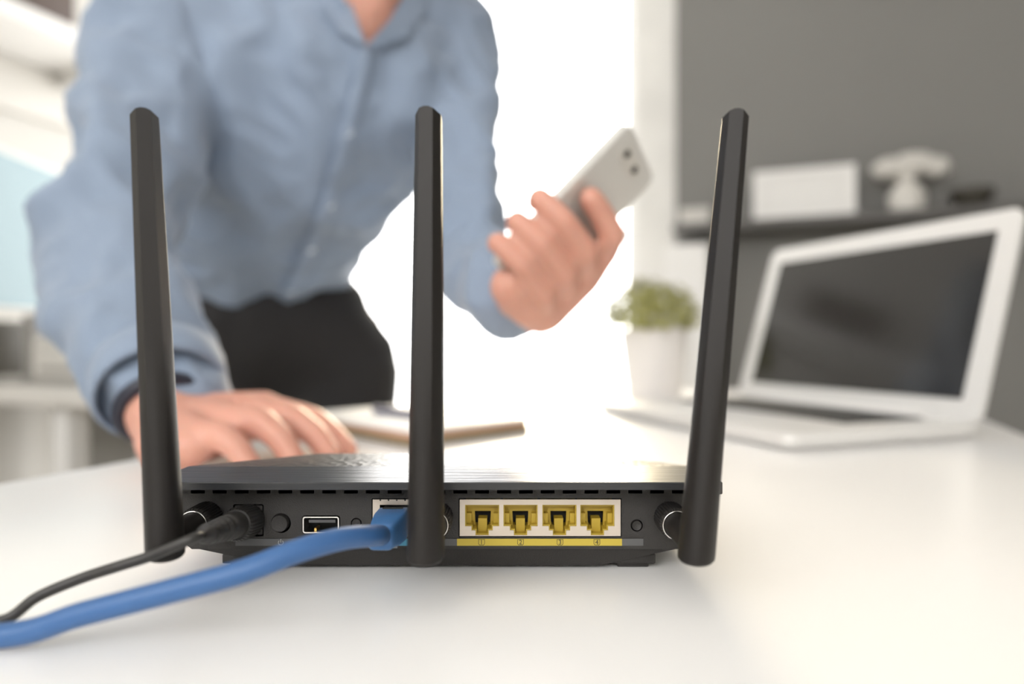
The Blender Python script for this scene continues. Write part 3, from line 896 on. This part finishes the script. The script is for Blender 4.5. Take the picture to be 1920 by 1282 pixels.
def sp(px, py, lift=.008):
    h_ = on_shirt(px, py)
    return (h_[0] + Vector((0, -lift, 0))) if h_ else at(px, py, .76)
collar_flap([sp(690, 98), sp(640, 70), sp(612, 20), at(625, -45, .80), at(650, -40, .79), at(660, 20, .765)])
collar_flap([sp(692, 98), at(735, 40, .765), at(775, -30, .80), at(800, -40, .82), sp(800, 30), sp(765, 80)])

def cuff(p, q, r):
    bm = bmesh.new()
    d = (q - p).normalized()
    rings = tube(bm, [p, p + d * .004, p + d * .030, p + d * .034], [r * .98, r * 1.05, r * 1.03, r * .97], 28, caps=False)
    o = obj('cuff', bm, m_shirt, shirt, 180)
    md = o.modifiers.new('s', 'SOLIDIFY'); md.thickness = .003
cuff(at(297, 694, .548), WRR, .0475)
cuff(at(942, 540, .635), WRL, .0400)
# watch strap at the wrist on the desk
bm = bmesh.new(); d = (WRR - at(300, 720, .535)).normalized()
c0 = WRR - d * .012
q0 = d.to_track_quat('Z', 'Y').to_matrix()
ring = [c0 + q0 @ Vector((.030 * cos(2 * pi * k / 32), .030 * sin(2 * pi * k / 32), 0)) for k in range(33)]
tube(bm, ring, .0055, 8, caps=False); obj('watch_strap', bm, m_navy, person, 60)['label'] = 'dark navy strap at the wrist'

# ------------------------------------------------------------------ phone in the raised hand
phn = thing('smartphone', 'pale grey phone held up in the raised hand', 'phone', tuple(ph(-.0715, 0, 0)))
PM = Matrix((PWd, PA, PN)).transposed().to_4x4(); PM.translation = PC - phn.location
bm = bmesh.new()
prof = rrect(-.0345, .0345, -.0715, .0715, .008, 5)
loft(bm, [[PM @ Vector((x * .97, y * .985, -.0042)) for x, y in prof], [PM @ Vector((x, y, -.0030)) for x, y in prof], [PM @ Vector((x, y, .0030)) for x, y in prof], [PM @ Vector((x * .97, y * .985, .0042)) for x, y in prof]])
obj('case', bm, m_phone, phn, 30)
bm = bmesh.new(); bx(bm, -.031, .031, -.062, .062, -.0046, -.0040, M=PM); obj('screen', bm, m_glassblk, phn)
bm = bmesh.new()
loft(bm, [[PM @ Vector((x, y, .0040)) for x, y in rrect(-.022, .012, .052, .064, .005)], [PM @ Vector((x, y, .0053)) for x, y in rrect(-.022, .012, .052, .064, .005)]])
cm = obj('camera_bump', bm, m_light, phn, 30)
for cx in (-.015, .004):
    bm = bmesh.new(); bmesh.ops.create_cone(bm, cap_ends=True, segments=20, radius1=.0030, radius2=.0030, depth=.0012, matrix=PM @ Matrix.Translation((cx, .058, .0057))); obj('camera_lens', bm, m_glassblk, cm)

# ------------------------------------------------------------------ shelf on the grey wall and what stands on it
UW = UB - 0.05
def vat(px, u): 
    a = (px - 960) / 1280.0
    return u * (V.x * a + V.y) / (U.x * a + U.y)
SH = DT + .465
shelf = thing('wall_shelf', 'long dark shelf fixed to the grey wall', 'shelf', tuple(uv(UW, 0.0, SH)), ROT)
obj('board', box(vat(1275, UW), 1.2, -.16, 0, -.024, 0, bev=.002), m_shelf, shelf)
u0 = UW - .10
def on_shelf(name, px, label, cat): return thing(name, label, cat, tuple(uv(u0, vat(px, u0), SH)), ROT)
fr = on_shelf('picture_frame', 1506, 'wide white framed picture standing on the dark shelf', 'picture')
fw_, fh_ = .285, .158
FM = Matrix.Rotation(radians(-8), 4, 'X')
bm = bmesh.new()
for a in ((-fw_ / 2, fw_ / 2, 0, .016), (-fw_ / 2, fw_ / 2, fh_ - .016, fh_), (-fw_ / 2, -fw_ / 2 + .016, .016, fh_ - .016), (fw_ / 2 - .016, fw_ / 2, .016, fh_ - .016)):
    bx(bm, a[0], a[1], -.010, .010, a[2], a[3], M=FM)
obj('frame', bm, m_white, fr)
bm = bmesh.new(); bx(bm, -fw_ / 2 + .014, fw_ / 2 - .014, -.002, .006, .014, fh_ - .014, M=FM); obj('print', bm, mat('print_pale', (.74, .73, .71), .5, var=.03, scale=9), fr)
bm = bmesh.new(); bx(bm, -.02, .02, .022, .030, .001, .12, M=Matrix.Translation((0, .045, 0)) @ Matrix.Rotation(radians(10), 4, 'X')); obj('stand', bm, m_midgrey, fr)
orn = on_shelf('ornament', 1700, 'pale ornament with a wide lobed top next to the framed picture', 'ornament')
bm = bmesh.new(); lathe(bm, [(.030, 0), (.046, .004), (.050, .045), (.036, .075), (.022, .085), (.020, .095), (.0005, .095)], 28); obj('vase', bm, m_light, orn, 50)
bl = organic('blossom', [], [(Vector((-.045, 0, .130)), (.045, .035, .030), ID3), (Vector((.02, .005, .140)), (.060, .04, .034), ID3), (Vector((.075, 0, .125)), (.035, .03, .030), ID3), (Vector((0, 0, .105)), (.022, .02, .03), ID3)], .006, 4)
for v in bl.vertices: v.co += v.normal * .008 * noise.noise(v.co * 60)
meshobj('blossom', bl, m_light, orn, 180)
bw = on_shelf('bowl', 1822, 'low dark bowl on the shelf above the laptop', 'bowl')
bm = bmesh.new(); lathe(bm, [(.022, 0), (.030, .002), (.052, .030), (.056, .052), (.050, .052), (.044, .030), (.0005, .010)], 28); obj('bowl_body', bm, m_dark, bw, 50)
bm = bmesh.new(); lathe(bm, [(.019, -.0), (.019, .004), (.0005, .004)], 20); obj('foot_ring', bm, m_dark, bw)
wb = on_shelf('small_box', 1304, 'small pale box at the window end of the shelf', 'box')
obj('box_body', box(-.045, .045, -.03, .03, 0, .040, bev=.004), m_light, wb)
obj('box_lid', box(-.047, .047, -.032, .032, .040, .052, bev=.003), m_light, wb)

# slim white cabinet below the end of the shelf
cab = thing('slim_cabinet', 'slim white cabinet under the shelf beside the window', 'cabinet', tuple(uv(UW, vat(1300, UW) + .01, 0)), ROT)
obj('body', box(-.085, .055, -.13, -.001, 0, SH - .06, bev=.003), m_white, cab)
dr = obj('door', box(-.082, .052, -.146, -.131, .03, SH - .065, bev=.002), m_white, cab)
obj('handle', box(.030, .036, -.160, -.146, .55, .70, bev=.002), m_chrome, dr)

# ------------------------------------------------------------------ second desk on the left with monitor and boxes
D2 = thing('side_desk', 'white desk by the left wall carrying a monitor', 'desk', tuple(uv(.96, 0, 0)), ROT)
obj('desk_top', box(-2.19, -1.13, 0, .70, DT - .042, DT - .001, bev=.004), m_light, D2)
for v in (-2.12, vat(112, 1.0), -1.20):
    obj('leg', box(v - .025, v + .025, .04, .09, 0, DT - .042, bev=.003), m_legm, D2)
for v in (-2.12, -1.20):
    obj('leg', box(v - .025, v + .025, .62, .67, 0, DT - .042, bev=.003), m_legm, D2)
obj('modesty_panel', box(-2.10, -1.18, .50, .52, .35, DT - .042, bev=.002), m_midgrey, D2)
def on_d2(name, v, u, label, cat, rz=0.0): return thing(name, label, cat, tuple(uv(u, v, DT - .001)), ROT + rz)
tray = on_d2('paper_tray', vat(166, 1.08), 1.08, 'pale paper tray stack in front of the monitor', 'tray')
obj('tray_base', box(-.07, .14, -.09, .13, 0, .012, bev=.003), m_midgrey, tray)
obj('tray_case', box(-.065, .135, -.085, .125, .0125, .105, bev=.008), m_light, tray)
obj('tray_slot', box(-.04, .11, -.0865, -.084, .030, .040), m_midgrey, tray)
spk = on_d2('desk_speaker', vat(-8, 1.15), 1.15, 'dark upright speaker at the left edge of the picture', 'speaker')
obj('cabinet', box(-.045, .045, -.05, .05, 0, .15, bev=.006), m_dark, spk)
bm = bmesh.new(); lathe(bm, [(.032, -.001), (.032, .002), (.024, .000), (.0005, -.001)], 24, Matrix.Translation((0, -.0505, .06)) @ Matrix.Rotation(radians(90), 4, 'X')); obj('driver', bm, m_midgrey, spk)
# monitor: seen very obliquely, its screen facing across the room
mon = thing('monitor', 'flat monitor with a pale cyan screen on the side desk', 'monitor', (-1.06, 1.50, DT - .001), radians(92))
# local x runs away from the lens, local -y faces into the room
obj('bezel', box(-.34, .22, 0, .030, .155, .500, bev=.004), m_light, mon)
sc_ = obj('screen', box(-.330, .210, -.0012, .001, .168, .488), m_cyan, mon); sc_['label'] = 'lit pale cyan screen'
obj('stand_neck', box(.06, .12, .030, .055, .012, .30, bev=.003), m_midgrey, mon)
obj('stand_foot', box(-.01, .19, .01, .17, 0, .012, bev=.004), m_midgrey, mon)

# wall shelf high on the left wall
ws = thing('upper_shelf', 'white shelf high on the cream wall at the left', 'shelf', tuple(uv(0, VL, 0)), ROT)
zs = DT + CH + .86
obj('board', box(.0005, .30, .35, 2.35, zs - .0, zs + .045, bev=.002), m_white, ws)
obj('wall_rail', box(.0005, .03, .35, 2.35, zs - .16, zs - .001, bev=.002), m_light, ws)
for u in (.7, 1.5, 2.2): obj('bracket', box(.0305, .26, u - .012, u + .012, zs - .05, zs - .0005, bev=.002), m_white, ws)
bn = thing('storage_bin', 'dark brown storage bin on the upper white shelf', 'bin', tuple(uv(1.22, VL + .16, zs + .045)), ROT)
obj('bin_body', box(-.10, .10, -.16, .16, 0, .16, bev=.006), mat('bin_brown', (.08, .055, .045), .6), bn)
obj('bin_rim', box(-.106, .106, -.166, .166, .160, .178, bev=.003), mat('bin_brown', (.08, .055, .045), .6), bn)
